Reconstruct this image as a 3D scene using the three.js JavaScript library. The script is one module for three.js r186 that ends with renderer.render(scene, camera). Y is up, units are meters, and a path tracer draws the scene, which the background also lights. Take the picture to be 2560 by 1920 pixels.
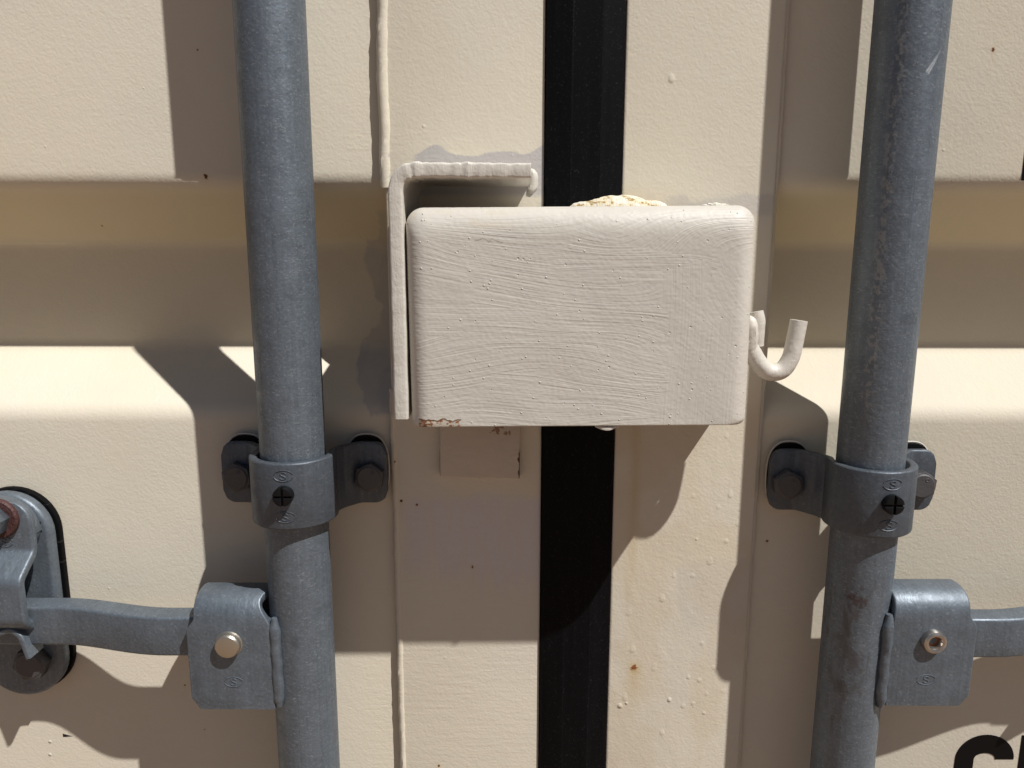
import * as THREE from 'three';
import * as BGU from 'three/addons/utils/BufferGeometryUtils.js';
import { Brush, Evaluator, SUBTRACTION } from 'three-bvh-csg';

// ---------------------------------------------------------------- camera, sky, sun, exposure
const scene = new THREE.Scene();
const Y0 = 1.4;                                            // eye height over the ground; shapes below are in mm from the foot of the eye on the door face
const camera = new THREE.PerspectiveCamera(53.07, 4 / 3, 0.02, 200);
camera.position.set(0, Y0, 0.428);
camera.rotation.order = 'YXZ';
camera.rotation.set(THREE.MathUtils.degToRad(-10.8), 0, THREE.MathUtils.degToRad(0.12));
const SUN = new THREE.Vector3(1.23, 2.29, 1).normalize();
{ // a clear, slightly hazy sky: bluer overhead, paler towards the horizon
  const W = 256, H = 128, d = new Float32Array(W * H * 4);
  for (let j = 0; j < H; j++) for (let i = 0; i < W; i++) {
    const up = Math.sin(((j + 0.5) / H - 0.5) * Math.PI), t = Math.pow(1 - Math.max(0, up), 3), o = (j * W + i) * 4;
    d[o] = 0.05 + 0.07 * t; d[o + 1] = 0.07 + 0.062 * t; d[o + 2] = 0.112 + 0.04 * t; d[o + 3] = 1;
  }
  const t = new THREE.DataTexture(d, W, H, THREE.RGBAFormat, THREE.FloatType); t.mapping = THREE.EquirectangularReflectionMapping; t.magFilter = THREE.LinearFilter; t.needsUpdate = true;
  scene.background = t; scene.environment = t;
}
const sun = new THREE.DirectionalLight(new THREE.Color(1, 0.975, 0.935), 3.6);
sun.position.copy(SUN).multiplyScalar(4).add(new THREE.Vector3(0, Y0, 0));
sun.target.position.set(0, Y0, 0); sun.castShadow = true; sun.shadow.mapSize.set(4096, 4096); sun.shadow.radius = 1.2;
Object.assign(sun.shadow.camera, { left: -1.5, right: 1.5, top: 1.5, bottom: -1.5, near: 0.1, far: 12 });
scene.add(sun, sun.target);
const renderer = new THREE.WebGLRenderer({ antialias: true });
renderer.toneMapping = THREE.LinearToneMapping; renderer.toneMappingExposure = 1.53;
renderer.shadowMap.enabled = true;

// ---------------------------------------------------------------- noise
function rng(seed) { let s = seed >>> 0; return () => { s = (s + 0x6d2b79f5) | 0; let t = Math.imul(s ^ (s >>> 15), 1 | s); t = (t + Math.imul(t ^ (t >>> 7), 61 | t)) ^ t; return ((t ^ (t >>> 14)) >>> 0) / 4294967296; }; }
const LAT = (() => { const r = rng(7), a = new Float32Array(65536); for (let i = 0; i < 65536; i++) a[i] = r() * 2 - 1; return a; })();
function vn(x, y) {                                        // value noise, period 256
  const xi = Math.floor(x), yi = Math.floor(y); let fx = x - xi, fy = y - yi;
  fx = fx * fx * (3 - 2 * fx); fy = fy * fy * (3 - 2 * fy);
  const x0 = xi & 255, x1 = (xi + 1) & 255, y0 = (yi & 255) << 8, y1 = ((yi + 1) & 255) << 8;
  const a = LAT[y0 | x0], b = LAT[y0 | x1], c = LAT[y1 | x0], d = LAT[y1 | x1];
  return a + (b - a) * fx + (c - a + (a - b - c + d) * fx) * fy;
}
const fbm = (x, y, o = 4) => { let s = 0, a = 0.5; for (let i = 0; i < o; i++) { s += a * vn(x + i * 17.3, y + i * 9.1); x *= 2.03; y *= 2.03; a *= 0.5; } return s; };
const clamp = THREE.MathUtils.clamp, lerp = THREE.MathUtils.lerp, sst = (a, b, x) => { const t = clamp((x - a) / (b - a), 0, 1); return t * t * (3 - 2 * t); };

// ---------------------------------------------------------------- textures. uv everywhere is metres: (x, y) in mm / 1000
function place(t, [x0, y0, w, h], wrap = THREE.ClampToEdgeWrapping) {
  t.wrapS = t.wrapT = wrap; t.repeat.set(1000 / w, 1000 / h); t.offset.set(-x0 / w, -y0 / h); t.magFilter = THREE.LinearFilter; t.minFilter = THREE.LinearFilter; t.needsUpdate = true; return t;
}
function floatTex(box, W, H, fn, wrap) {
  const d = new Float32Array(W * H), [x0, y0, w, h] = box;
  for (let j = 0; j < H; j++) for (let i = 0; i < W; i++) d[j * W + i] = fn(x0 + (i + 0.5) / W * w, y0 + (j + 0.5) / H * h);
  return place(new THREE.DataTexture(d, W, H, THREE.RedFormat, THREE.FloatType), box, wrap);
}
const lin2s = (v) => Math.round(255 * (v <= 0.0031308 ? v * 12.92 : 1.055 * Math.pow(clamp(v, 0, 1), 1 / 2.4) - 0.055));
function colorTex(box, W, H, fn, wrap) {                   // fn gives linear colour
  const d = new Uint8Array(W * H * 4), [x0, y0, w, h] = box;
  for (let j = 0; j < H; j++) for (let i = 0; i < W; i++) {
    const c = fn(x0 + (i + 0.5) / W * w, y0 + (j + 0.5) / H * h), o = (j * W + i) * 4;
    d[o] = lin2s(c[0]); d[o + 1] = lin2s(c[1]); d[o + 2] = lin2s(c[2]); d[o + 3] = 255;
  }
  const t = new THREE.DataTexture(d, W, H); t.colorSpace = THREE.SRGBColorSpace; return place(t, box, wrap);
}
const mix3 = (a, b, t) => [lerp(a[0], b[0], t), lerp(a[1], b[1], t), lerp(a[2], b[2], t)];
const mul3 = (a, k) => [a[0] * k, a[1] * k, a[2] * k];

// cream door paint: mottling, overspray of the greyer touch-up paint round the lock hardware, rust specks, yellowed runs
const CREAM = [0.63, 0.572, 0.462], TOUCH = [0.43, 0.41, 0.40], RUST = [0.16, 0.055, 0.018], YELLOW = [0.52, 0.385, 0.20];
const SPOTS = [[-165.2, 31.9, 1.25, 0.25], [251.2, 97, 0.9, 0.35], [74.2, -255, 1.6, 1], [229.9, -36.8, 0.5, 0.4], [150.5, -175.5, 0.7, 0.3], [-64, -150, 0.9, 0.3], [-67, -126, 0.6, 0.3], [-55, -152, 0.7, 0.3], [-23, -190.5, 0.7, 0.4], [-45, -322, 0.8, 0.5], [-165, 96, 0.35, 0.3], [-240, 6, 0.4, 0.4], [280, 110, 0.5, 0.4], [-200, -270, 0.4, 0.3], [-190, -300, 0.35, 0.3]];
function doorColor(x, y) {
  const m = fbm(x / 38, y / 38 + 30, 3), f = fbm(x / 5, y / 5, 2);
  let c = mul3(CREAM, 1 + 0.035 * m + 0.012 * f);
  c = mix3(c, [0.585, 0.55, 0.485], clamp(0.5 + 1.4 * fbm(x / 60 + 11, y / 60, 2), 0, 1) * 0.35);
  const w = 7 * fbm(x / 9, y / 9, 4), streak = 5 * fbm(x / 3, y / 30, 3);
  let t = 0;
  // strip of touch-up paint over the bent plate
  if (x < 17.6) { const top = 43.5 + 5 * Math.exp(-(((x + 41) / 7) ** 2)) + 5 * sst(5, 18, x); t = Math.max(t, sst(0.8, -0.4, y - top + w * 0.35) * sst(-53, -49, x + w * 0.3) * sst(20, 24, y)); }
  // brushed touch-up left of the plate, on panel and slopes
  { const l = -84 - 6 * sst(-20, -90, y) + 9 * sst(-92, -102, y) + 5 * Math.sin(y / 9); t = Math.max(t, sst(-1.2, 1.2, x - l + w * 0.9 + streak * 0.5) * sst(-61, -63, x) * sst(16, 10, y + w) * sst(-101, -98, y + w * 0.3) * (0.8 + 0.3 * f + 0.35 * sst(0.0, 0.3, fbm(x / 7, y / 12 + 3, 3)))); }
  // brushed field under the small plate
  if (x < 17.6 && x > -66) { const k = sst(-144, -152, y + 0.8 * w) * sst(-212, -190, y + 12 * sst(-60, 15, x) - 12 + streak * 2.6 + w * 0.5) * sst(-66, -56, x + w); c = mix3(c, [0.585, 0.54, 0.53], k * (0.9 + 0.8 * Math.min(0, streak * 0.2))); };
  // pale patch low on the stile of the right leaf
  if (x > 58 && x < 141) { t = Math.max(t, 0.22 * sst(-1.5, 1.5, x - 101 - 3 * Math.sin(y / 14) + w * 0.3) * sst(-184, -190, y + w) * sst(-236, -228, y + w)); t = Math.max(t, 0.5 * sst(24, 20, y + w * 0.8) * sst(10, 14, y)); }
  c = mix3(c, TOUCH, clamp(t, 0, 1) * 0.9);
  // yellowed run below the lock box by the seal
  if (x > 58 && x < 141) {
    c = mix3(c, YELLOW, 0.42 * Math.exp(-(((x - 70 - 0.9 * Math.sin(y / 30)) / 3.0) ** 2)) * sst(-70, -95, y) * sst(-235, -150, y));
    c = mix3(c, YELLOW, 0.30 * Math.exp(-(((x - 74) / 5) ** 2)) * sst(-255, -258, y) * sst(-300, -262, y));
    c = mix3(c, YELLOW, 0.16 * sst(0.05, 0.5, fbm(x / 20 + 4, y / 26, 3) + 0.25) * sst(-60, -110, y));
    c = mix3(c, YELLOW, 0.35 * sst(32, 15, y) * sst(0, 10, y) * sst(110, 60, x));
  }
  if (x < -66 || x > 141) c = mix3(c, [0.53, 0.45, 0.27], 0.5 * sst(30, 20, y) * sst(-8, 2, y) + 0.2 * sst(2, -8, y) * sst(-72, -64, y));  // yellow bounce light painted into the groove's upper slope and recess
  for (const [sx, sy, r, warm] of SPOTS) {
    const dx = x - sx, dy = y - sy; if (Math.abs(dx) > 12 || dy > 6 || dy < -26) continue;
    const d = Math.hypot(dx, dy * 0.9) + 0.5 * r * vn(x * 1.7 + sx, y * 1.7);
    c = mix3(c, YELLOW, warm * 0.7 * Math.exp(-((d / (r * 2.2)) ** 2)) + warm * 0.25 * Math.exp(-((dx / (r * 1.3)) ** 2)) * sst(-20, -2, dy) * sst(1, -1, dy));
    c = mix3(c, mul3(RUST, 0.35 + warm), sst(r * 1.05, r * 0.75, d));
  }
  // a black scuff low on the left leaf
  { const dx = x + 274.4, dy = y + 304.8 + dx * 0.12; if (dx > -4 && dx < 4.5) c = mix3(c, [0.01, 0.009, 0.008], sst(0.25, 0, Math.abs(dy) - (0.95 - 0.2 * (dx + 3)) * 0.9)); }
  return c;
}
const DRIPS = (() => { const r = rng(21), a = []; for (let i = 0; i < 34; i++) a.push([66 + r() * 68, -100 - r() * 215, 0.7 + r() * 1.1, 0.10 + r() * 0.16, 1 + r() * r() * 3]); for (let i = 0; i < 60; i++) a.push([-330 + r() * 720, -330 + r() * 470, 0.3 + r() * 0.5, 0.06 + r() * 0.16, 1]); a.push([82.8, 81, 1.6, 0.35, 1.6], [119, -93, 1.7, 0.4, 1], [96, -277, 1.1, 0.5, 1.6], [66, -281, 1.3, 0.55, 1.4], [70, -279, 0.8, 0.4, 1], [-287, -309, 0.9, 0.5, 1], [-288, -318, 0.9, 0.5, 1]); return a; })();
const DBOX = [-340, -340, 760, 520], DW = 2048, DH = 1400;
const doorHeight = floatTex(DBOX, DW, DH, (x, y) => {
  let h = 0.026 * vn(x / 0.8, y / 0.8) + 0.02 * vn(x / 1.5 + 40, y / 1.4) + 0.016 * vn(x / 4.3 + 3, y / 4.3) + 0.2 * vn(x / 38, y / 38) + 0.018 * vn(x / 0.5, y / 0.5);
  if (x > 58 && x < 141 && y < -80) h += 0.10 * fbm(x / 6, y / 13, 4);
  if (x > -90 && x < 17.6 && y < 55) h += 0.05 * fbm(x / 14, y / 1.6, 3);
  return h;
});
{ const d = doorHeight.image.data;
  for (const [px, py, r, k, el] of DRIPS) {
    const R = r * (1 + el) + 1, i0 = Math.floor((px - R + 340) / 760 * DW), i1 = Math.ceil((px + R + 340) / 760 * DW), j0 = Math.floor((py - R + 340) / 520 * DH), j1 = Math.ceil((py + R + 340) / 520 * DH);
    for (let j = Math.max(0, j0); j <= Math.min(DH - 1, j1); j++) for (let i = Math.max(0, i0); i <= Math.min(DW - 1, i1); i++) {
      const x = i / DW * 760 - 340 - px, y = j / DH * 520 - 340 - py, q = Math.hypot(x, y > 0 ? y / el : y) / r;
      if (q < 1.3) d[j * DW + i] += k * 0.9 * (q < 1 ? Math.sqrt(1 - q * q * 0.9) : 0.3 * (1 - (q - 1) / 0.3));
    }
  } }
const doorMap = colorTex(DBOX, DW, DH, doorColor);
const M = {};
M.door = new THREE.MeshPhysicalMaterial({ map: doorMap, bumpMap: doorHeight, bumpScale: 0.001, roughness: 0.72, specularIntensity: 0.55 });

// hand-brushed lock box paint
const BBOX = [-64, -104, 190, 128];
const strokeAt = (x, y) => {
  const a1 = 0.16 * Math.sin(y / 17 + x / 60) + 0.10 * vn(x / 50, y / 22), a2 = -0.13 + 0.12 * vn(x / 40 + 9, y / 16 + 4);
  const g1 = fbm((x + a1 * y) / 34, (y - a1 * x) / 0.68, 3), g2 = fbm((x + a2 * y) / 30 + 50, (y - a2 * x) / 0.8 + 50, 3), z = sst(-0.15, 0.15, vn(x / 38 + 20, y / 13 + 8));
  const hor = lerp(g1, g2, z) * sst(-52, -38, x + 3 * vn(x, y / 2)) + 0.6 * fbm(x / 8, y / 0.9 + 7, 3) * sst(-38, -50, x);
  const dx = x - 150, dy = y - 6, rr = Math.hypot(dx, dy), v = fbm((x + 1.2 * Math.sin(y / 20)) / 0.8, y / 45, 3), arc = fbm(rr / 0.95, Math.atan2(dy, dx) * 2.5, 3);
  const vert = lerp(v, arc, sst(85, 92, x) * sst(-55, -30, y) * 0.8), e = x - 72 - 2.5 * Math.sin(y / 11) - 1.2 * vn(y / 2, 3);
  return lerp(hor, vert * 0.55, sst(-3, 2.5, e + 2.5 * vn(x / 2, y / 1.3)) * sst(-9, -17, y + 3 * vn(x / 3, 1)));
};
const NIBS = (() => { const r = rng(5), a = []; for (let i = 0; i < 150; i++) a.push([-50 + r() * 163, -90 + r() * 104, 0.22 + r() * 0.3, (r() < 0.75 ? 1 : -1) * (0.15 + r() * 0.3)]); return a; })();
const boxHeight = floatTex(BBOX, 1520, 1024, (x, y) => 0.092 * strokeAt(x, y) + 0.035 * vn(x / 1.4, y / 1.1) + 0.05 * vn(x / 6, y / 5) + 0.3 * vn(x / 24, y / 24), THREE.RepeatWrapping);
{ const d = boxHeight.image.data;
  for (const [px, py, r, k] of NIBS) for (let j = -6; j <= 6; j++) for (let i = -6; i <= 6; i++) {
    const I = Math.round((px + 64) * 8) + i, J = Math.round((py + 104) * 8) + j, q = Math.hypot(i, j) / 8 / r; if (I < 0 || J < 0 || I >= 1520 || J >= 1024 || q > 1) continue;
    d[J * 1520 + I] += k * Math.sqrt(1 - q * q);
  } }
const BOXC = [0.545, 0.513, 0.458];
const boxMap = colorTex(BBOX, 1520, 1024, (x, y) => {
  let c = mul3(BOXC, 1 + 0.03 * fbm(x / 22, y / 14, 3) + 0.03 * strokeAt(x, y));
  c = mix3(c, [0.52, 0.46, 0.35], 0.5 * sst(0.02, 0.3, fbm(x / 16, y / 6, 4)) * sst(0, 6, y) * sst(10, -20, x));
  // chipped lower corner
  const top = -85.5 + 1.2 * fbm(x / 2.4, 3, 3) - 0.5 * sst(-30, -25, x), chip = sst(-45.5, -44.8, x) * sst(-24.6, -25.4, x + vn(y, 2)) * sst(0.25, -0.15, y - top);
  const edge = Math.abs(y - top) < 0.34 && x > -45.2 && x < -24.8;
  const grain = fbm(x / 1.5, y / 0.9, 4);
  c = mix3(c, grain > 0.02 ? [0.24, 0.09, 0.03] : [0.47, 0.43, 0.36], chip * (grain > 0.02 ? clamp(0.4 + 3 * grain, 0, 1) : 0.9));
  if (edge) c = mix3(c, [0.11, 0.05, 0.025], 0.85);
  // rust line where box and plate rub
  c = mix3(c, [0.35, 0.19, 0.05], 0.8 * sst(-47.8, -48.6, x + 0.8 * vn(x, y / 2)) * Math.max(sst(4, 2.5, Math.abs(y - 4)), sst(-84, -86, y)));
  // hairline cracks under the top edge
  const ck = Math.abs(y - (-1 + 1.4 * Math.sin(x / 2.7) + 0.06 * x + 1.2 * vn(x / 1.5, 9))); if (x > -17 && x < -4) c = mix3(c, [0.2, 0.16, 0.11], 0.6 * sst(0.35, 0.1, ck));
  return c;
}, THREE.RepeatWrapping);
M.box = new THREE.MeshStandardMaterial({ map: boxMap, bumpMap: boxHeight, bumpScale: 0.001, roughness: 0.5 });
const lumpHeight = floatTex([0, 0, 60, 60], 512, 512, (x, y) => { const k = 256 / 60; let h = 0; for (const [q, a] of [[0.5, 0.5], [1, 0.3], [2, 0.15]]) h += a * vn(x * k * q / 4, y * k * q / 4); return 0.35 * h + 0.12 * vn(x * k / 2, y * k / 12); }, THREE.RepeatWrapping);
M.plate = new THREE.MeshStandardMaterial({ color: new THREE.Color().setRGB(0.555, 0.522, 0.466), bumpMap: lumpHeight, bumpScale: 0.00025, roughness: 0.5 });
M.tab = new THREE.MeshStandardMaterial({ roughness: 0.6, bumpMap: doorHeight, bumpScale: 0.001, map: colorTex([-44, -138, 54, 40], 540, 400, (x, y) => {
  let c = mul3([0.50, 0.44, 0.37], 1 + 0.05 * fbm(x / 6, y / 2, 3));
  c = mix3(c, mul3(RUST, 0.3 + 0.9 * vn(x * 1.4, y * 1.4) ** 2), sst(0.4, -0.2, (4.3 - x) - 0.6 - 0.9 * fbm(3, y / 1.5, 3)) * sst(-116, -121, y));
  return mix3(c, [0.22, 0.10, 0.045], sst(0.1, 0.3, fbm(x / 2, y / 2, 3) + 0.38 - Math.hypot((x + 5.5) / 5, (y + 106) / 3) * 0.45) * 0.85);
}) });
M.crust = new THREE.MeshStandardMaterial({ roughness: 0.85, bumpMap: lumpHeight, bumpScale: 0.0008, map: colorTex([20, 0, 110, 36], 880, 288, (x, y) => {
  const n = fbm(x / 2.2, y / 1.3, 4), b = sst(82, 76, x); return mix3(mix3([0.66, 0.62, 0.54], [0.58, 0.49, 0.31], b * clamp(0.45 + 1.6 * n, 0, 1)), [0.3, 0.2, 0.08], b * sst(0.28, 0.42, n));
}) });

// weathered zinc
const zincC = (x, y, k = 1) => { const a = fbm(x / 9, y / 9, 4), b = fbm(x / 1.6 + 3, y / 1.6, 3), s = fbm(x / 1.2, y / 60, 3); let c = mul3([0.128, 0.152, 0.180], k * (1 + 0.13 * a + 0.15 * b + 0.15 * s)); const w = sst(0.34, 0.46, fbm(x / 0.9 + 60, y / 0.9 + 12, 2)); return mix3(c, [0.34, 0.37, 0.39], 0.25 * w); };
const zincMap = colorTex([0, 0, 256, 256], 1024, 1024, (x, y) => zincC(x, y), THREE.MirroredRepeatWrapping);
const zincRough = colorTex([0, 0, 256, 256], 512, 512, (x, y) => { const r = clamp(0.50 + 0.11 * fbm(x / 5, y / 5, 4), 0, 1); const l = r <= 0.04045 ? r / 12.92 : Math.pow((r + 0.055) / 1.055, 2.4); return [l, l, l]; }, THREE.MirroredRepeatWrapping); zincRough.colorSpace = THREE.NoColorSpace;
const zincHeight = floatTex([0, 0, 256, 256], 1024, 1024, (x, y) => 0.035 * vn(x / 1.2, y / 1.2) + 0.05 * vn(x / 5, y / 5) + 0.022 * vn(x / 0.6, y / 0.6), THREE.MirroredRepeatWrapping);
const zinc = (o = {}) => new THREE.MeshStandardMaterial({ map: zincMap, roughnessMap: zincRough, roughness: 1, metalness: 0.45, bumpMap: zincHeight, bumpScale: 0.001, ...o });
M.zinc = zinc();
M.bar = zinc({ bumpScale: 0.0012 });
M.flange = zinc({ color: new THREE.Color().setRGB(0.66, 0.65, 0.66) });
M.boltDark = new THREE.MeshStandardMaterial({ color: new THREE.Color().setRGB(0.085, 0.082, 0.085), roughness: 0.6, metalness: 0.4, bumpMap: zincHeight, bumpScale: 0.001 });
M.bolt = zinc({ metalness: 0.7 });
M.pin = new THREE.MeshStandardMaterial({ color: new THREE.Color().setRGB(0.46, 0.42, 0.35), metalness: 0.9, roughness: 0.38, bumpMap: zincHeight, bumpScale: 0.0006 });
M.rivet = new THREE.MeshStandardMaterial({ color: new THREE.Color().setRGB(0.48, 0.44, 0.40), metalness: 0.95, roughness: 0.3 });
M.rust = new THREE.MeshStandardMaterial({ color: new THREE.Color().setRGB(0.30, 0.10, 0.035), roughness: 0.9 });
M.redWasher = new THREE.MeshStandardMaterial({ color: new THREE.Color().setRGB(0.06, 0.022, 0.019), roughness: 0.65, bumpMap: lumpHeight, bumpScale: 0.0008 });
M.rubber = new THREE.MeshPhysicalMaterial({ map: colorTex([10, -340, 56, 480], 220, 1880, (x, y) => mix3(mul3([0.003, 0.003, 0.0036], 1 + 0.3 * fbm(x / 2, y / 60, 3)), [0.06, 0.058, 0.055], 0.35 * sst(0.40, 0.47, fbm(x / 0.5, y / 0.5, 2)) + 0.012 * sst(0.1, 0.4, fbm(x / 1.4, y / 30 + 9, 3)))), roughness: 0.55, specularIntensity: 0.16 });
M.plastic = new THREE.MeshPhysicalMaterial({ color: new THREE.Color().setRGB(0.006, 0.006, 0.007), roughness: 0.45, specularIntensity: 0.35 });
M.ink = new THREE.MeshPhysicalMaterial({ color: new THREE.Color().setRGB(0.004, 0.004, 0.0045), roughness: 0.5, specularIntensity: 0.25 });
M.ground = new THREE.MeshStandardMaterial({ roughness: 0.95, map: colorTex([0, 0, 2000, 2000], 512, 512, (x, y) => mul3([0.24, 0.16, 0.105], 1 + 0.3 * fbm(x / 62.5, y / 62.5, 4)), THREE.MirroredRepeatWrapping) });

// ---------------------------------------------------------------- shape helpers (mm)
function orient(g) {                                       // outward faces, split and smoothed
  const p = g.index ? g.toNonIndexed() : g, a = p.attributes.position; let v = 0; const A = new THREE.Vector3(), B = new THREE.Vector3(), C = new THREE.Vector3();
  for (let i = 0; i < a.count; i += 3) { A.fromBufferAttribute(a, i); B.fromBufferAttribute(a, i + 1); C.fromBufferAttribute(a, i + 2); v += A.dot(B.cross(C)); }
  if (v < 0) for (let i = 0; i < a.count; i += 3) { A.fromBufferAttribute(a, i + 1); B.fromBufferAttribute(a, i + 2); a.setXYZ(i + 1, B.x, B.y, B.z); a.setXYZ(i + 2, A.x, A.y, A.z); }
  return p;
}
function finish(g, crease = 0.7) {
  for (const k of Object.keys(g.attributes)) if (k !== 'position') g.deleteAttribute(k);
  g = BGU.toCreasedNormals(orient(g), crease);
  const p = g.attributes.position, n = p.count, uv = new Float32Array(n * 2), A = new THREE.Vector3(), B = new THREE.Vector3(), C = new THREE.Vector3();
  for (let i = 0; i < n; i += 3) {
    A.fromBufferAttribute(p, i); B.fromBufferAttribute(p, i + 1); C.fromBufferAttribute(p, i + 2);
    const N = B.clone().sub(A).cross(C.clone().sub(A)), ax = Math.abs(N.x), ay = Math.abs(N.y), az = Math.abs(N.z) * 1.4;
    [A, B, C].forEach((P, k) => { const [u, v] = az >= ax && az >= ay ? [P.x, P.y] : ax > ay ? [P.z + P.x * 0.001, P.y] : [P.x, P.z + P.y * 0.001]; uv[(i + k) * 2] = u / 1000; uv[(i + k) * 2 + 1] = v / 1000; });
  }
  g.setAttribute('uv', new THREE.BufferAttribute(uv, 2)); g.userData.done = true;
  return g;
}
function fillet(pts, rad, seg = 5) {                       // round the inner corners of an open 2D polyline
  const out = [pts[0]];
  for (let i = 1; i < pts.length - 1; i++) {
    const r = Array.isArray(rad) ? rad[i - 1] : rad, P = new THREE.Vector2(...pts[i]), a = new THREE.Vector2(...pts[i - 1]).sub(P), b = new THREE.Vector2(...pts[i + 1]).sub(P), la = a.length(), lb = b.length(); a.normalize(); b.normalize();
    const th = Math.acos(clamp(a.dot(b), -1, 1)), d = Math.min(r / Math.tan(th / 2), la * 0.49, lb * 0.49);
    const s = P.clone().addScaledVector(a, d), e = P.clone().addScaledVector(b, d);
    for (let k = 0; k <= seg; k++) { const t = k / seg; out.push([(1 - t) ** 2 * s.x + 2 * t * (1 - t) * P.x + t * t * e.x, (1 - t) ** 2 * s.y + 2 * t * (1 - t) * P.y + t * t * e.y]); }
  }
  out.push(pts[pts.length - 1]); return out;
}
function densify(pts, step) { const out = [pts[0]]; for (let i = 1; i < pts.length; i++) { const [a, b] = pts[i - 1], [c, d] = pts[i], n = Math.max(1, Math.ceil(Math.hypot(c - a, d - b) / step)); for (let k = 1; k <= n; k++) out.push([lerp(a, c, k / n), lerp(b, d, k / n)]); } return out; }
// a bent sheet: its section runs along a 2D path, its breadth from lo to hi along the third axis; edges are rounded by r
function sheet(path, lo, hi, th, r, map, wob) {
  const P = [], I = [], n = path.length, at = (f, i, s) => (typeof f === 'function' ? f(i / (n - 1), path[i], s) : f);
  let s = 0; const len = path.map((p, i) => (s += i ? Math.hypot(p[0] - path[i - 1][0], p[1] - path[i - 1][1]) : 0)), K = [];
  const h = th / 2, sec = [];
  for (const [sx, sy, a0] of [[1, 1, 0], [-1, 1, 1], [-1, -1, 2], [1, -1, 3]]) for (let k = 0; k <= 3; k++) { const a = (a0 + k / 3) * Math.PI / 2; sec.push([sx * (h - r) + r * Math.cos(a), sy, r * Math.sin(a)]); }
  for (let i = 0; i < n; i++) {
    const a = path[Math.max(0, i - 1)], b = path[Math.min(n - 1, i + 1)], l = Math.hypot(b[0] - a[0], b[1] - a[1]), N = [(b[1] - a[1]) / l, -(b[0] - a[0]) / l], L = at(lo, i, len), H = at(hi, i, len);
    for (const [o, sy, dw] of sec) { const w = sy > 0 ? H - r + dw : L + r + dw, k = wob ? wob(len[i], w) : 0; P.push(...map(path[i][0] + N[0] * (o + k * Math.sign(o)), path[i][1] + N[1] * (o + k * Math.sign(o)), w + k)); }
  }
  const m = sec.length;
  for (let i = 0; i < n - 1; i++) for (let k = 0; k < m; k++) { const a = i * m + k, b = i * m + (k + 1) % m; I.push(a, b, a + m, b, b + m, a + m); }
  for (const [base, f] of [[0, 1], [(n - 1) * m, 0]]) for (let k = 1; k < m - 1; k++) f ? I.push(base, base + k + 1, base + k) : I.push(base, base + k, base + k + 1);
  const g = new THREE.BufferGeometry(); g.setAttribute('position', new THREE.Float32BufferAttribute(P, 3)); g.setIndex(I); return finish(g, 0.6);
}
function solid(pts, z0, z1, bevel = 0.6, seg = 2) {        // an outline in x, y extruded to z0..z1
  const s = new THREE.Shape(pts.map((p) => new THREE.Vector2(...p)));
  const g = new THREE.ExtrudeGeometry(s, { depth: z1 - z0 - 2 * bevel, bevelEnabled: bevel > 0, bevelThickness: bevel, bevelSize: bevel, bevelOffset: -bevel, bevelSegments: seg, curveSegments: 24 });
  g.translate(0, 0, z0 + bevel); return finish(g, 0.5);
}
const ngon = (cx, cy, r, n, t = 0) => Array.from({ length: n }, (_, i) => [cx + r * Math.cos(t + i / n * 2 * Math.PI), cy + r * Math.sin(t + i / n * 2 * Math.PI)]);
const stadium = (cx, y0, y1, r) => { const o = []; for (let i = 0; i <= 20; i++) o.push([cx + r * Math.cos(i / 20 * Math.PI), y1 - r + r * Math.sin(i / 20 * Math.PI)]); for (let i = 0; i <= 20; i++) o.push([cx - r * Math.cos(i / 20 * Math.PI), y0 + r - r * Math.sin(i / 20 * Math.PI)]); return o; };
function tube(pts, r, seg = 10, wob = 0, per = 3) {        // round bar or weld bead along 3D points, closed ends
  const c = new THREE.CatmullRomCurve3(pts.map((p) => new THREE.Vector3(...p))), n = Math.max(8, Math.ceil(c.getLength() / per)), g = new THREE.TubeGeometry(c, n, 1, seg, false), p = g.attributes.position, P = [];
  for (let i = 0; i <= n; i++) { const o = c.getPointAt(i / n); for (let k = 0; k <= seg; k++) { const j = i * (seg + 1) + k, d = new THREE.Vector3().fromBufferAttribute(p, j).sub(o), R = (typeof r === 'function' ? r(i / n) : r) + wob * (fbm(i * per / 4.2 + pts[0][0], (k % seg) / seg * 5, 2) * 1.6); p.setXYZ(j, o.x + d.x * R, o.y + d.y * R, o.z + d.z * R); } }
  const caps = [];
  for (const i of [0, n]) { const o = c.getPointAt(i / n); for (let k = 0; k < seg; k++) { const a = i * (seg + 1) + k, q = new THREE.Vector3().fromBufferAttribute(p, a), w = new THREE.Vector3().fromBufferAttribute(p, a + 1); (i ? [o, q, w] : [o, w, q]).forEach((v) => caps.push(v.x, v.y, v.z)); } }
  const g2 = g.toNonIndexed(), cg = new THREE.BufferGeometry(); cg.setAttribute('position', new THREE.Float32BufferAttribute(caps, 3));
  for (const k of ['normal', 'uv']) g2.deleteAttribute(k);
  return finish(BGU.mergeGeometries([g2, cg]), 0.8);
}
const rounded = (r) => (q) => r * Math.sqrt(Math.max(0.02, 1 - Math.pow(Math.abs(2 * q - 1), 5)));
const lathe = (pts, cx, cy, n = 36) => { const g = new THREE.LatheGeometry(pts.map((p) => new THREE.Vector2(...p)), n); g.rotateX(Math.PI / 2); g.translate(cx, cy, 0); return finish(g, 0.5); };   // pts: radius, z
const join = (list) => { const g = BGU.mergeGeometries(list); g.userData.done = true; return g; };
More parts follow.
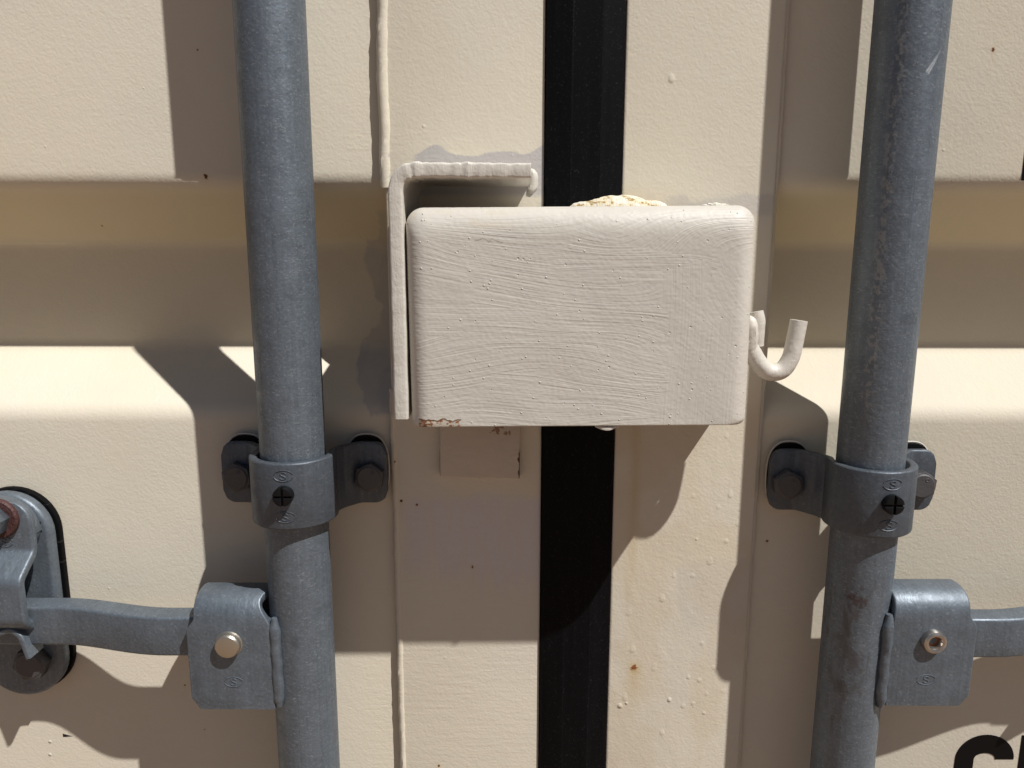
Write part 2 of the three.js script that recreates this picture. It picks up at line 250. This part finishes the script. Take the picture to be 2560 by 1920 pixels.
const hexBolt = (cx, cy, z0, z1, r, t = 0.3) => { const a = solid(ngon(cx, cy, r, 6, t), z0, z1 - 0.6, 0.5), b = lathe([[0, z1 - 1], [0, z1], [r * 0.72, z1], [r * 0.9, z1 - 1.2]], cx, cy); return join([a, b]); };

// ---------------------------------------------------------------- objects
const used = {};
const numbered = (n) => { used[n] = (used[n] ?? -1) + 1; return used[n] ? n + '_' + String(used[n]).padStart(3, '0') : n; };
function thing(name, label, category, base, group) {       // base in mm: the thing's own origin
  const o = new THREE.Group(); o.name = numbered(name); o.position.set(base[0] / 1000, Y0 + base[1] / 1000, base[2] / 1000); o.userData = { label, category }; if (group) o.userData.group = group;
  o.userData.base = undefined; bases.set(o, base); scene.add(o); return o;
}
const bases = new Map();
function part(name, g, m, parent, label) {
  if (!g.userData.done) g = finish(g);
  const b = bases.get(parent); g.translate(-b[0], -b[1], -b[2]); g.scale(0.001, 0.001, 0.001);
  const o = new THREE.Mesh(g, m); o.name = name; o.castShadow = o.receiveShadow = true; if (label) o.userData.label = label; bases.set(o, b); parent.add(o); return o;
}
const XYZ = (p, q, w) => [p, q, w];
const lerpPath = (f, a, b, n) => Array.from({ length: n + 1 }, (_, i) => f(lerp(a, b, i / n)));
// stamped oval with an S in it, raised along the surface given by at(u, v) -> point; u, v in mm
function stamp(at, parent, r = 0.24, w = 5.0, h = 2.9) {
  const gs = [];
  for (const s of [1, -1]) gs.push(tube(lerpPath((a) => at(w * Math.cos(a), s * h * Math.sin(a)), 0.26, Math.PI - 0.26, 16), r, 6, 0, 0.6));
  gs.push(tube([[1.5, 1.1], [0.7, 1.75], [-0.6, 1.7], [-1.35, 1.0], [-0.7, 0.3], [0.7, -0.3], [1.4, -1.0], [0.6, -1.7], [-0.7, -1.75], [-1.5, -1.1]].map(([u, v]) => at(u, v)), r * 1.15, 6, 0, 0.5));
  part('embossed_mark', join(gs), parent.material, parent);
}

// ground, out of the frame: it lights the doors from below
{ const g = new THREE.PlaneGeometry(60, 60); g.rotateX(-Math.PI / 2); const uv = g.attributes.uv; for (let i = 0; i < uv.count; i++) uv.setXY(i, uv.getX(i) * 60, uv.getY(i) * 60);
  const o = new THREE.Mesh(g, M.ground); o.name = 'ground'; o.receiveShadow = true; o.userData = { kind: 'structure', label: 'dry gravel ground in front of the container doors', category: 'ground' }; scene.add(o); }

// the two door leaves: pressed steel panel, flat stile along the seal, weld along the stile
const groove = (y) => [[y + 28.2, 0], [y - 2.5, -44.5], [y - 67.5, -44.5], [y - 97.4, 0]];
const panelPath = densify(fillet([[1080, 0], ...groove(800), ...groove(400), ...groove(0), ...groove(-400), ...groove(-800), [-1200, 0]].map(([y, z]) => [y, z - 0.8]), [12, 12, 12, 13, 12, 12, 12, 13, 12, 12, 12, 13, 12, 12, 12, 13, 12, 12, 12, 13], 10), 8);
function stile(x0, x1) { const r = 1.6, s = [[x0, -46], [x0, 4], [x1, 4], [x1, -46]], p = fillet(s, r, 4); const sh = solid(p.map(([x, z]) => [x, z]), -1200, 1080, 0); return sh; }
function stileGeo(x0, x1) {                                // section in x, z run along y
  const p = fillet([[x0, -46], [x0, 4], [x1, 4], [x1, -46]], 1.6, 4), P = [], I = [], n = p.length;
  for (const y of [-1200, -340, -100, 180, 1080]) for (const [x, z] of p) P.push(x, y, z);
  for (let k = 0; k < 4; k++) for (let i = 0; i < n; i++) { const a = k * n + i, b = k * n + (i + 1) % n; I.push(a, b, a + n, b, b + n, a + n); }
  for (const [o, f] of [[0, 0], [4 * n, 1]]) for (let i = 1; i < n - 1; i++) f ? I.push(o, o + i, o + i + 1) : I.push(o, o + i + 1, o + i);
  const g = new THREE.BufferGeometry(); g.setAttribute('position', new THREE.Float32BufferAttribute(P, 3)); g.setIndex(I); return finish(g, 0.4);
}
const mapYZ = (p, q, w) => [w, p, q];
const doorL = thing('container_door', 'cream steel container door leaf left of the black rubber seal', 'container door', [-580, -1200, 0]);
const flatUv = (g) => { const p = g.attributes.position, u = g.attributes.uv; for (let i = 0; i < p.count; i++) u.setXY(i, p.getX(i) / 1000, p.getY(i) / 1000); return g; };
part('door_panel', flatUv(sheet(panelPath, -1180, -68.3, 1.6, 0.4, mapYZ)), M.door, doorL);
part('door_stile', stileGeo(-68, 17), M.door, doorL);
const beadPts = (x, z, y0, y1, s, amp) => Array.from({ length: 60 }, (_, i) => { const y = lerp(y0, y1, i / 59); return [x + amp * vn(i / 3, s) + amp * 1.6 * vn(i / 11, s + 4), y, z]; });
part('weld_bead', tube(beadPts(-66.6, 2.1, 420, 26, 3, 0.7), (t) => 3.1 + 0.4 * Math.sin(t * 9), 10, 0.35, 3), M.door, doorL);
part('weld_bead', tube(beadPts(-66.8, 2.4, -84, -560, 8, 0.35), 2.3, 10, 0.25, 3), M.door, doorL);
const doorR = thing('container_door', 'cream steel container door leaf carrying black letters, right of the rubber seal', 'container door', [650, -1200, 0]);
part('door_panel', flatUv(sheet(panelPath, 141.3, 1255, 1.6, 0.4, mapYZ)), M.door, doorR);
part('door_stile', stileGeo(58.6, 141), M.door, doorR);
part('weld_bead', tube(beadPts(141.2, 0.8, 420, -560, 12, 0.3), 1.9, 8, 0.25, 3), M.door, doorR);
{ // black letters on the right leaf
  const R = (cx, cy, rx, ry, a0, a1, n = 28) => lerpPath((a) => [cx + rx * Math.cos(a), cy + ry * Math.sin(a)], a0, a1, n), D = Math.PI / 180;
  const C = [[313.6, -319.4], ...R(295.3, -319.4, 18.3, 16.9, 0, 180 * D), [277, -341], ...R(295.3, -341, 18.3, 16.9, 180 * D, 360 * D), [301.8, -341], ...R(295.3, -341, 6.6, 4.3, 0, -180 * D), [288.7, -319.4], ...R(295.3, -319.4, 6.6, 4.3, 180 * D, 0)];
  const flat = (pts) => { const g = solid(pts, 0.05, 0.3, 0); return g; };
  part('letter', flat(C), M.ink, doorR); 
  part('letter', flat([[316.9, -302.8], [328.9, -302.8], [328.9, -326], [340, -326], [340, -302.8], [352, -302.8], [352, -358], [340, -358], [340, -336], [328.9, -336], [328.9, -358], [316.9, -358]]), M.ink, doorR);
  part('letter', flat([[274.3, 86], [286, 86], [286, 30.6], [274.3, 30.6]]), M.ink, doorR);
}
// rubber seal between the leaves
{ const t = thing('door_seal', 'black rubber seal strip running down between the two door leaves', 'rubber seal', [38, -1200, 0]);
  const p = [[17.3, -30], [17.3, 5.2], [17.9, 5.9], [22, 6.9], [30.6, 8.6], [31.4, 8.4], [46, 8.6], [46.8, 8.1], [58.0, 4.2], [58.4, 3.4], [58.4, -30]], P = [], I = [], n = p.length;
  for (const y of [-1195, 1075]) for (const [x, z] of p) P.push(x, y, z);
  for (let i = 0; i < n; i++) { const a = i, b = (i + 1) % n; I.push(a, b, a + n, b, b + n, a + n); }
  for (let i = 1; i < n - 1; i++) I.push(0, i + 1, i, n, n + i, n + i + 1);
  const g = new THREE.BufferGeometry(); g.setAttribute('position', new THREE.Float32BufferAttribute(P, 3)); g.setIndex(I); part('rubber_strip', finish(g, 0.2), M.rubber, t); }

// lock rods: round bar, welded handle bracket with its pivot
const RZ = 30.8, RR = 17;
function rodMap(seed, marks) { const box = [0, -340, 107, 480]; return colorTex(box, 640, 1900, (x, y) => {
  let c = zincC(x + seed, y + seed * 3, 1); const ring = fbm(x / 3, y / 0.55 + seed, 2); c = mul3(c, 1 + 0.10 * ring); const tick = sst(0.36, 0.46, fbm(x / 1.6 + seed, y / 0.42, 2)); c = mix3(c, [0.36, 0.38, 0.40], 0.32 * tick); return marks(c, x, y); }, THREE.RepeatWrapping); }
function rodGeo(cx) { const g = new THREE.CylinderGeometry(RR, RR, 2200, 72, 1, false); const uv = g.attributes.uv, p = g.attributes.position; for (let i = 0; i < uv.count; i++) uv.setXY(i, uv.getX(i) * 0.107, (p.getY(i) - 60) / 1000); g.translate(cx, -60, RZ); g.userData.done = true; return g; }
const rodMat = (map) => zinc({ map });
function handleBracket(rod, cx, m, dy, hollow) {           // m = -1: bracket reaches left of the rod, 1: right
  const X = (o) => cx + m * o, top = -203 + dy, path = densify(fillet([[top - 14, 20.5], [top + 11.5, 20.5], [top + 11.5, 45.5], [-254 + dy, 45.5]], 12.4, 10), 2.2);
  const f0 = top - 1, near = (t, [y, z]) => { if (z < 34) return 3; const k = sst(-4, 13, y - top) * sst(28, 46, z); return 12.2 + (hollow ? 1.5 : 8) * k; };
  const far = (t, [y, z]) => { let w = 53.5 + 4.2 * sst(2, -5, y - top) * sst(36, 44, z); const b = y - (-254 + dy); if (z > 40 && b < 6) w -= (6 - b) * 0.75; return w; };
  const lo = m > 0 ? (t, p) => X(near(t, p)) : (t, p) => X(far(t, p)), hi = m > 0 ? (t, p) => X(far(t, p)) : (t, p) => X(near(t, p));
  const br = part('handle_bracket', sheet(path, lo, hi, 5, 0.9, mapYZ), M.zinc, rod);
  const by = hollow ? -235.3 + dy * 0 : -237.6, bx = hollow ? 225 : -150.8;
  stamp((u, v) => [bx + u, by + v, 48.05], br);
  part('weld_bead', tube(Array.from({ length: 12 }, (_, i) => [X(10.4 + 0.2 * Math.sin(i * 2)), top + 2 - i * (hollow ? 5.0 : 4.75), 46.2 - 0.2 * i / 11]), (t) => 3.1 * Math.min(1, 0.5 + 4 * t, 0.55 + 5 * (1 - t)), 12, 0.3, 1.2), M.zinc, br);
  return br;
}
const clampY = [-130.8, -134.6];
const rodL = thing('lock_rod', 'grey galvanised lock rod on the left leaf, with a solid pivot pin low down', 'lock rod', [-117, -1160, RZ]);
part('rod', rodGeo(-117), rodMat(rodMap(0, (c, x, y) => {
  const a = ((x / 107) * 360 + 180) % 360 - 180;
  c = mix3(c, [0.30, 0.30, 0.29], 0.4 * sst(1.0, 0.3, Math.abs(a + 54 + 4 * vn(y / 40, 2)) / 3 + 0.6 * vn(x, y / 3)) * sst(0, 30, y));
  return mix3(c, mul3(c, 0.62), 0.6 * Math.exp(-(((a - 2) / 9) ** 2 + ((y + 214) / 4) ** 2))); })), rodL);
{ const br = handleBracket(rodL, -117, -1, 0, false);
  part('pivot_pin', lathe([[0, 52.5], [4.6, 52.4], [6.0, 52.0], [6.7, 51.1], [6.8, 48.6], [7.3, 48.2], [7.3, 45]], -151.9, -215.0), M.pin, rodL); }
const rodR = thing('lock_rod', 'grey galvanised lock rod on the right leaf, scratched and stained, with a hollow rusty rivet', 'lock rod', [192, -1160, RZ]);
part('rod', rodGeo(192), rodMat(rodMap(57, (c, x, y) => {
  const a = ((x / 107) * 360 + 180) % 360 - 180;                          // 0 faces the camera
  let k = 0.55 * sst(-0.15, 0.45, fbm(x / 4, y / 9, 5) + 0.28 - Math.hypot((a + 28) / 60, (y + 222) / 42) * 0.6); c = mix3(c, [0.075, 0.062, 0.058], k);
  c = mix3(c, [0.06, 0.028, 0.02], 0.65 * sst(-0.1, 0.5, fbm(x / 2.4, y / 3, 4) + 0.35 - Math.hypot((a + 34) / 30, (y + 190) / 7) * 0.5));
  c = mix3(c, [0.34, 0.335, 0.315], 0.5 * sst(-0.05, 0.25, fbm(x / 1.3, y / 2.2, 3)) * Math.exp(-(((a + 38) / 10) ** 2)) * sst(-110, -60, y));
  c = mix3(c, mul3(c, 0.7), 0.5 * sst(3.2, 2.6, Math.abs(y + 39.5)) * sst(-5, 4, a) * sst(42, 34, a));
  const sx = (a - 6) * 0.2967, sy = y - 76, on = sx * 0.52 + sy * 0.85, off = Math.abs(sx * 0.85 - sy * 0.52); c = mix3(c, [0.52, 0.55, 0.57], 0.8 * sst(-0.6, 0.2, on) * sst(15, 6, on) * sst(1.3 - on * 0.06, 0.7 - on * 0.05, off) * (0.55 + 0.45 * sst(0.2, 0.8, off)));
  return c; })), rodR);
{ handleBracket(rodR, 192, 1, 3, true);
  const rv = part('pivot_rivet', lathe([[3.0, 46], [3.0, 49.8], [3.7, 51.2], [4.9, 51.6], [6.0, 51.0], [6.6, 49.4], [6.6, 45]], 226.2, -212.2), M.rivet, rodR);
  part('rivet_hole', lathe([[0, 47.6], [3.1, 48.2], [3.1, 46]], 226.2, -212.2), M.rust, rv); }

// clamps that hold the rods to the leaves
function clampThing(cx, cy, label, tilt) {
  const t = thing('rod_clamp', label, 'rod clamp', [cx, cy, 4], 'clamps holding the lock rods');
  const arc = []; for (let i = 0; i <= 26; i++) { const a = (198 - i * (216 / 26)) * Math.PI / 180; arc.push([20.6 * Math.cos(a), RZ + 20.6 * Math.sin(a)]); }
  const left = fillet([[-46.5, 9], [-31, 9], [-22.5, 18], arc[0]], [7, 9], 6), path = densify([...left.slice(0, -1), ...arc, ...left.slice(0, -1).reverse().map(([x, z]) => [-x, z])], 1.6).map(([x, z]) => [x + cx, z]);
  const end = (p) => { const d = 46.5 - Math.abs(p[0] - cx), r = 7; return d < r ? r - Math.sqrt(Math.max(0, r * r - (r - d) ** 2)) : 0; };
  const strap = part('strap', sheet(path, (s, p) => cy - 17.8 + Math.min(7, end(p)), (s, p) => cy + 17.8 - Math.min(7, end(p)), 4.2, 1.1, (p, q, w) => [p, w, q]), M.flange, t);
  const R = 22.75, on = (y0) => (u, v) => { const a = u / R; return [cx + R * Math.sin(a + tilt), cy + y0 + v, RZ + R * Math.cos(a + tilt)]; };
  stamp(on(11.5), strap); stamp(on(-10.5), strap);
  for (const s of [-1, 1]) {
    const oval = (w, h) => Array.from({ length: 48 }, (_, i) => { const a = i / 24 * Math.PI, c = Math.cos(a), n = Math.sin(a); return [cx + s * 34.5 + w * Math.sign(c) * Math.abs(c) ** 0.75, cy + 0.9 + h * Math.sign(n) * Math.abs(n) ** 0.75]; });
    part('pad_or_dimple_shade', solid(oval(11.8, 19.5), 4.1, 6.6, 0.5), M.rubber, t);  // shade of the pressed dimple behind the flange, modelled as a black slab
    const rim = oval(12.2, 20).map(([x, y]) => [x, y, 4.3]); rim.push(rim[0]);
    part('dimple_rim', tube(rim, 0.5, 6, 0, 1.2), M.plate, t);  // rim of the dimple in the door face
    part('bolt', join([hexBolt(cx + s * 37.2, cy - 1.6, 11, 17, 8.6, s * 0.4), tube(lerpPath((a) => [cx + s * 37.2 + 2 + 0.9 * Math.cos(a), cy + 2 + 0.9 * Math.sin(a), 16.9], 0, 6.2, 10), 0.35, 6, 0, 0.4)]), M.boltDark, t);
  }
  const px = cx + R * Math.sin(tilt), pz = RZ + R * Math.cos(tilt) - 1, quarters = [];
  for (let q = 0; q < 4; q++) { const a0 = q * Math.PI / 2, o = []; const gx = 0.5; const c = [Math.cos(a0 + Math.PI / 4) * gx * 1.41, Math.sin(a0 + Math.PI / 4) * gx * 1.41]; o.push(c); for (let i = 0; i <= 8; i++) { const a = a0 + 0.11 + (Math.PI / 2 - 0.22) * i / 8; o.push([5 * Math.cos(a), 5 * Math.sin(a)]); } quarters.push(solid(o, pz + 3.0, pz + 5.2, 0.5)); }
  const plug = join([...quarters, lathe([[0, pz + 3.4], [5, pz + 3.4], [5, pz - 1]], 0, 0)]); plug.translate(px, cy + (tilt ? 1.5 : 1.5), 0);
  part('plug', plug, M.plastic, t);
  return t;
}
clampThing(-117, clampY[0], 'grey steel clamp round the rod left of the lock box', 0.04);
clampThing(192.5, clampY[1], 'grey steel clamp round the rod right of the lock box', 0.06);

// handle bars and the keepers that catch them
function handleBar(a, b, x0, x1, x2, x3, label) {          // z of the bar eases from near the keeper to the bracket
  const t = thing('handle_bar', label, 'door handle', [x0, -226, 30], 'flat handle bars pinned to the rods');
  const path = Array.from({ length: 60 }, (_, i) => { const x = lerp(x0, x3, i / 59), k = sst(x1, x2, x); return [x, lerp(a, b, k)]; });
  part('bar', sheet(path, (s, p) => -226.2, (s, p) => -203.2, 13, 1.6, (p, q, w) => [p, w, q]), M.bar, t); return t;
}
handleBar(24, 35.5, -330, -255, -190, -128, 'grey flat handle bar caught in the keeper at its far left end');
handleBar(24, 35.5, 405, 330, 265, 203, 'grey flat handle bar running from the hollow rivet out of the right edge');
function keeper(cx, label) {
  const t = thing('handle_keeper', label, 'handle keeper', [cx, -205, 0], 'keepers holding the handle bars');
  part('pad_or_dimple_shade', solid(stadium(cx, -270.3, -142.2, 25.8), 0.4, 4.6, 0.8), M.rubber, t);
  part('base_plate', solid(stadium(cx, -269.4, -143, 24.8), 4.6, 12.5, 2.6, 5), M.zinc, t);
  const path = densify(fillet([[-143, 21], [-174, 21], [-185, 36], [-209, 36], [-219, 24], [-222, 24]], [7, 6, 6, 6], 6), 2);
  const cap = (p) => { const d = -143 - p[0], r = 14; return d < r ? r - Math.sqrt(Math.max(0, r * r - (r - d) ** 2)) : 0; };
  const ca = part('catch', sheet(path, (s, p) => cx - 22 + cap(p), (s, p) => cx + 22 - cap(p), 5, 1.6, mapYZ), M.zinc, t);
  stamp((u, v) => [cx + 6 + u, -167.5 + v, 23.6], ca);
  part('packing_plate', solid(stadium(cx, -182, -143.4, 21), 12.5, 18.6, 1), M.zinc, t);
  part('lip', sheet(fillet([[cx - 20, -231], [cx - 4, -220], [cx + 11, -214.5], [cx + 16, -219], [cx + 19, -232]], [6, 5, 6], 6), 22, 35, 3.2, 1, (p, q, w) => [p, q, w]), M.zinc, t);
  const wa = part('washer', lathe([[4, 23.2], [4, 26.2], [10.6, 26.2], [11.4, 25.2], [11.4, 23.2]], cx + 5, -153.5), M.redWasher, t, 'red brown washer under the upper bolt');
  part('bolt', hexBolt(cx + 5, -153.5, 26, 34, 8, 0.2), M.bolt, t, 'bright grey upper bolt');
  part('bolt', hexBolt(cx + 8, -245.5, 12.3, 20, 10, 0.1), M.boltDark, t, 'dark lower bolt');
  return t;
}
keeper(-289, 'grey handle keeper on black pad at the left edge of the photo');
keeper(364, 'grey handle keeper on black pad beyond the right edge, mirrored');

// bent plate that guards the lock box on its left and top
{ const t = thing('guard_plate', 'thick bent steel plate painted cream, guarding the lock box above and at left', 'guard plate', [-55, -88, 4]);
  const path = densify(fillet([[8.4, 29.8], [-53.6, 30.2], [-53.4, -86.3]], 11, 10), 1.6);
  part('plate', sheet(path, 3.5, 67, 6.8, 1.2, XYZ, (s, w) => 0.14 * vn(s / 7, w / 12) + (s < 60 && w > 50 ? 0.4 * sst(0, 0.3, vn(s / 6 + 3, 2)) * vn(s / 1.7 + 9, w / 2.5) : 0)), M.plate, t);
  part('weld_bead', tube([[9, 33.6, 4], [-4, 34.0, 5.2], [-20, 34.2, 5.6], [-38, 34.0, 5.4], [-50, 33.4, 4.6]], rounded(2.6), 10, 0.5, 1.2), M.plate, t);
  part('weld_bead', tube([[7.5, 34.2, 3.2], [10.6, 33, 3.2], [11.2, 29.5, 3.2], [10.6, 25.5, 3.2], [7.5, 24.6, 3.2]], rounded(2.7), 10, 0.4, 1), M.plate, t);
  part('weld_bead', tube([[-57.6, 30, 3.4], [-59.2, 24, 3.2], [-58.4, 8, 3]], rounded(2.4), 10, 0.4, 1), M.plate, t); }

// lock box: folded shell, open below, with a hook welded to its right side
{ const t = thing('lock_box', 'cream painted steel lock box with brush marks and chipped lower left corner', 'lock box', [32, -90, 8]);
  const shell = (x0, x1, y0, y1, z0, z1, r, rc) => {
    const ring = (ins, inb, out = 0, top = ins) => { const X0 = x0 + ins, X1 = x1 - ins + out, YB = y0 + inb, YT = y1 - top, c = Math.max(2.5, rc - ins * 0.35), cb = 2.2, o = [];
      const cor = (cx, cy, rad, a0) => { for (let k = 0; k <= 8; k++) { const a = a0 + k / 8 * Math.PI / 2; o.push([cx + rad * Math.cos(a), cy + rad * Math.sin(a)]); } };
      cor(X1 - c, YT - c, c, 0); cor(X0 + c, YT - c, c, Math.PI / 2); cor(X0 + cb, YB + cb, cb, Math.PI); cor(X1 - cb * 1.6, YB + cb * 1.6, cb * 1.6, Math.PI * 1.5); return o; };
    const P = [], I = []; let m = 0, n = 0; const add = (o, z) => { m = o.length; n++; for (const [x, y] of o) P.push(x, y, z); };
    add(ring(0, 0, 8.5), z0); add(ring(0, 0), z1 - r); for (let k = 1; k <= 8; k++) { const a = k / 8 * Math.PI / 2; add(ring(r * (1 - Math.cos(a)), 1.2 * (1 - Math.cos(a)), 0, r * 1.45 * (1 - Math.cos(a))), z1 - r + r * Math.sin(a)); }
    add(ring(r * 1.35, 1.7, 0, r * 1.8), z1);
    for (let i = 0; i < n - 1; i++) for (let k = 0; k < m; k++) { const a = i * m + k, b = i * m + (k + 1) % m; I.push(a, b, a + m, b, b + m, a + m); }
    for (const [o, f] of [[0, 1], [(n - 1) * m, 0]]) for (let k = 1; k < m - 1; k++) f ? I.push(o, o + k + 1, o + k) : I.push(o, o + k, o + k + 1);
    const g = new THREE.BufferGeometry(); g.setAttribute('position', new THREE.Float32BufferAttribute(P, 3)); g.setIndex(I); return finish(g, 0.6);
  };
  const ev = new Evaluator(); ev.useGroups = false; const outer = new Brush(shell(-49.4, 113.4, -89.6, 14.2, 8, 70, 9.5, 8.5)), inner = new Brush(shell(-45, 109, -120, 9.6, 2, 65.4, 5, 6));
  outer.updateMatrixWorld(); inner.updateMatrixWorld();
  let g = ev.evaluate(outer, inner, SUBTRACTION).geometry; g = g.index ? g.toNonIndexed() : g;
  const c = g.clone(); for (const k of Object.keys(c.attributes)) if (!['position', 'normal', 'uv'].includes(k)) c.deleteAttribute(k);
  c.clearGroups(); c.translate(-32, 37.5, 0); c.rotateZ(0.009); c.translate(32, -37.5, 0); c.userData.done = true;
  part('shell', c, M.box, t);
  part('paint_drip', tube([[40, -89.2, 68.2], [46, -90.2, 68.4], [51, -89.1, 68.2]], (q) => 0.4 + 0.8 * Math.sin(Math.PI * q), 8, 0.15, 0.8), M.plate, t);
  const hk = part('hook', tube([[117.5, -50, 45.5], [120.6, -56.5, 45.5], [124.3, -62, 45.5], [129.4, -66.3, 45.6], [135.6, -65.9, 45.6], [139.9, -60, 45.4], [141.7, -51, 45.2], [143.1, -40.4, 45]], (q) => 4.5 - 0.2 * q, 18, 0.05, 0.9), M.plate, t);
  part('weld_tab', tube([[121.6, -36.2, 44], [122.4, -40, 44.5], [122.5, -47, 44.5], [122.6, -53, 44]], 4.0, 12, 0.3, 1.1), M.plate, hk);
  part('weld_bead', tube([[118.2, -38, 46.5], [119.2, -46, 47.5], [119.4, -53, 47.2], [118.6, -60, 46]], rounded(3.1), 10, 0.5, 1), M.plate, hk); }

// small plate under the box, and the crust of old paint behind its top edge
{ const t = thing('steel_tab', 'small flat steel tab under the lock box, rusted at its lower right edge', 'steel tab', [-18, -134, 4]);
  part('plate', solid([[-40.4, -80], [-40.8, -133.2], [-20, -134.2], [-18.5, -134.8], [-17, -134.2], [4.4, -134.6], [5, -80]], 3.6, 9.6, 0.7), M.tab, t); }
{ const t = thing('paint_crust', 'yellowed crusty lump of old paint behind the top edge of the lock box', 'paint crust', [54, 14, 6]);
  const blob = (cx, cy, cz, rx, ry, rz, seed, amp) => { const g = new THREE.IcosahedronGeometry(1, 22), p = g.attributes.position; for (let i = 0; i < p.count; i++) { const x = p.getX(i), y = p.getY(i), z = p.getZ(i), k = 1 + amp * (fbm(x * 2.4 + seed, y * 2.4 + z * 1.7 + seed, 4)); p.setXYZ(i, cx + x * rx * k, cy + y * ry * k, cz + z * rz * k); } return finish(g, 3); };
  part('crust', join([blob(53, 12.2, 5, 27, 9.8, 7, 3, 0.16), blob(70, 12, 5, 15, 7.6, 5, 9, 0.2)]), M.crust, t);
  part('paint_flake', join([blob(110, 17.0, 3.6, 8, 1.5, 1.2, 6, 0.5)]), M.crust, t); }

renderer.render(scene, camera);
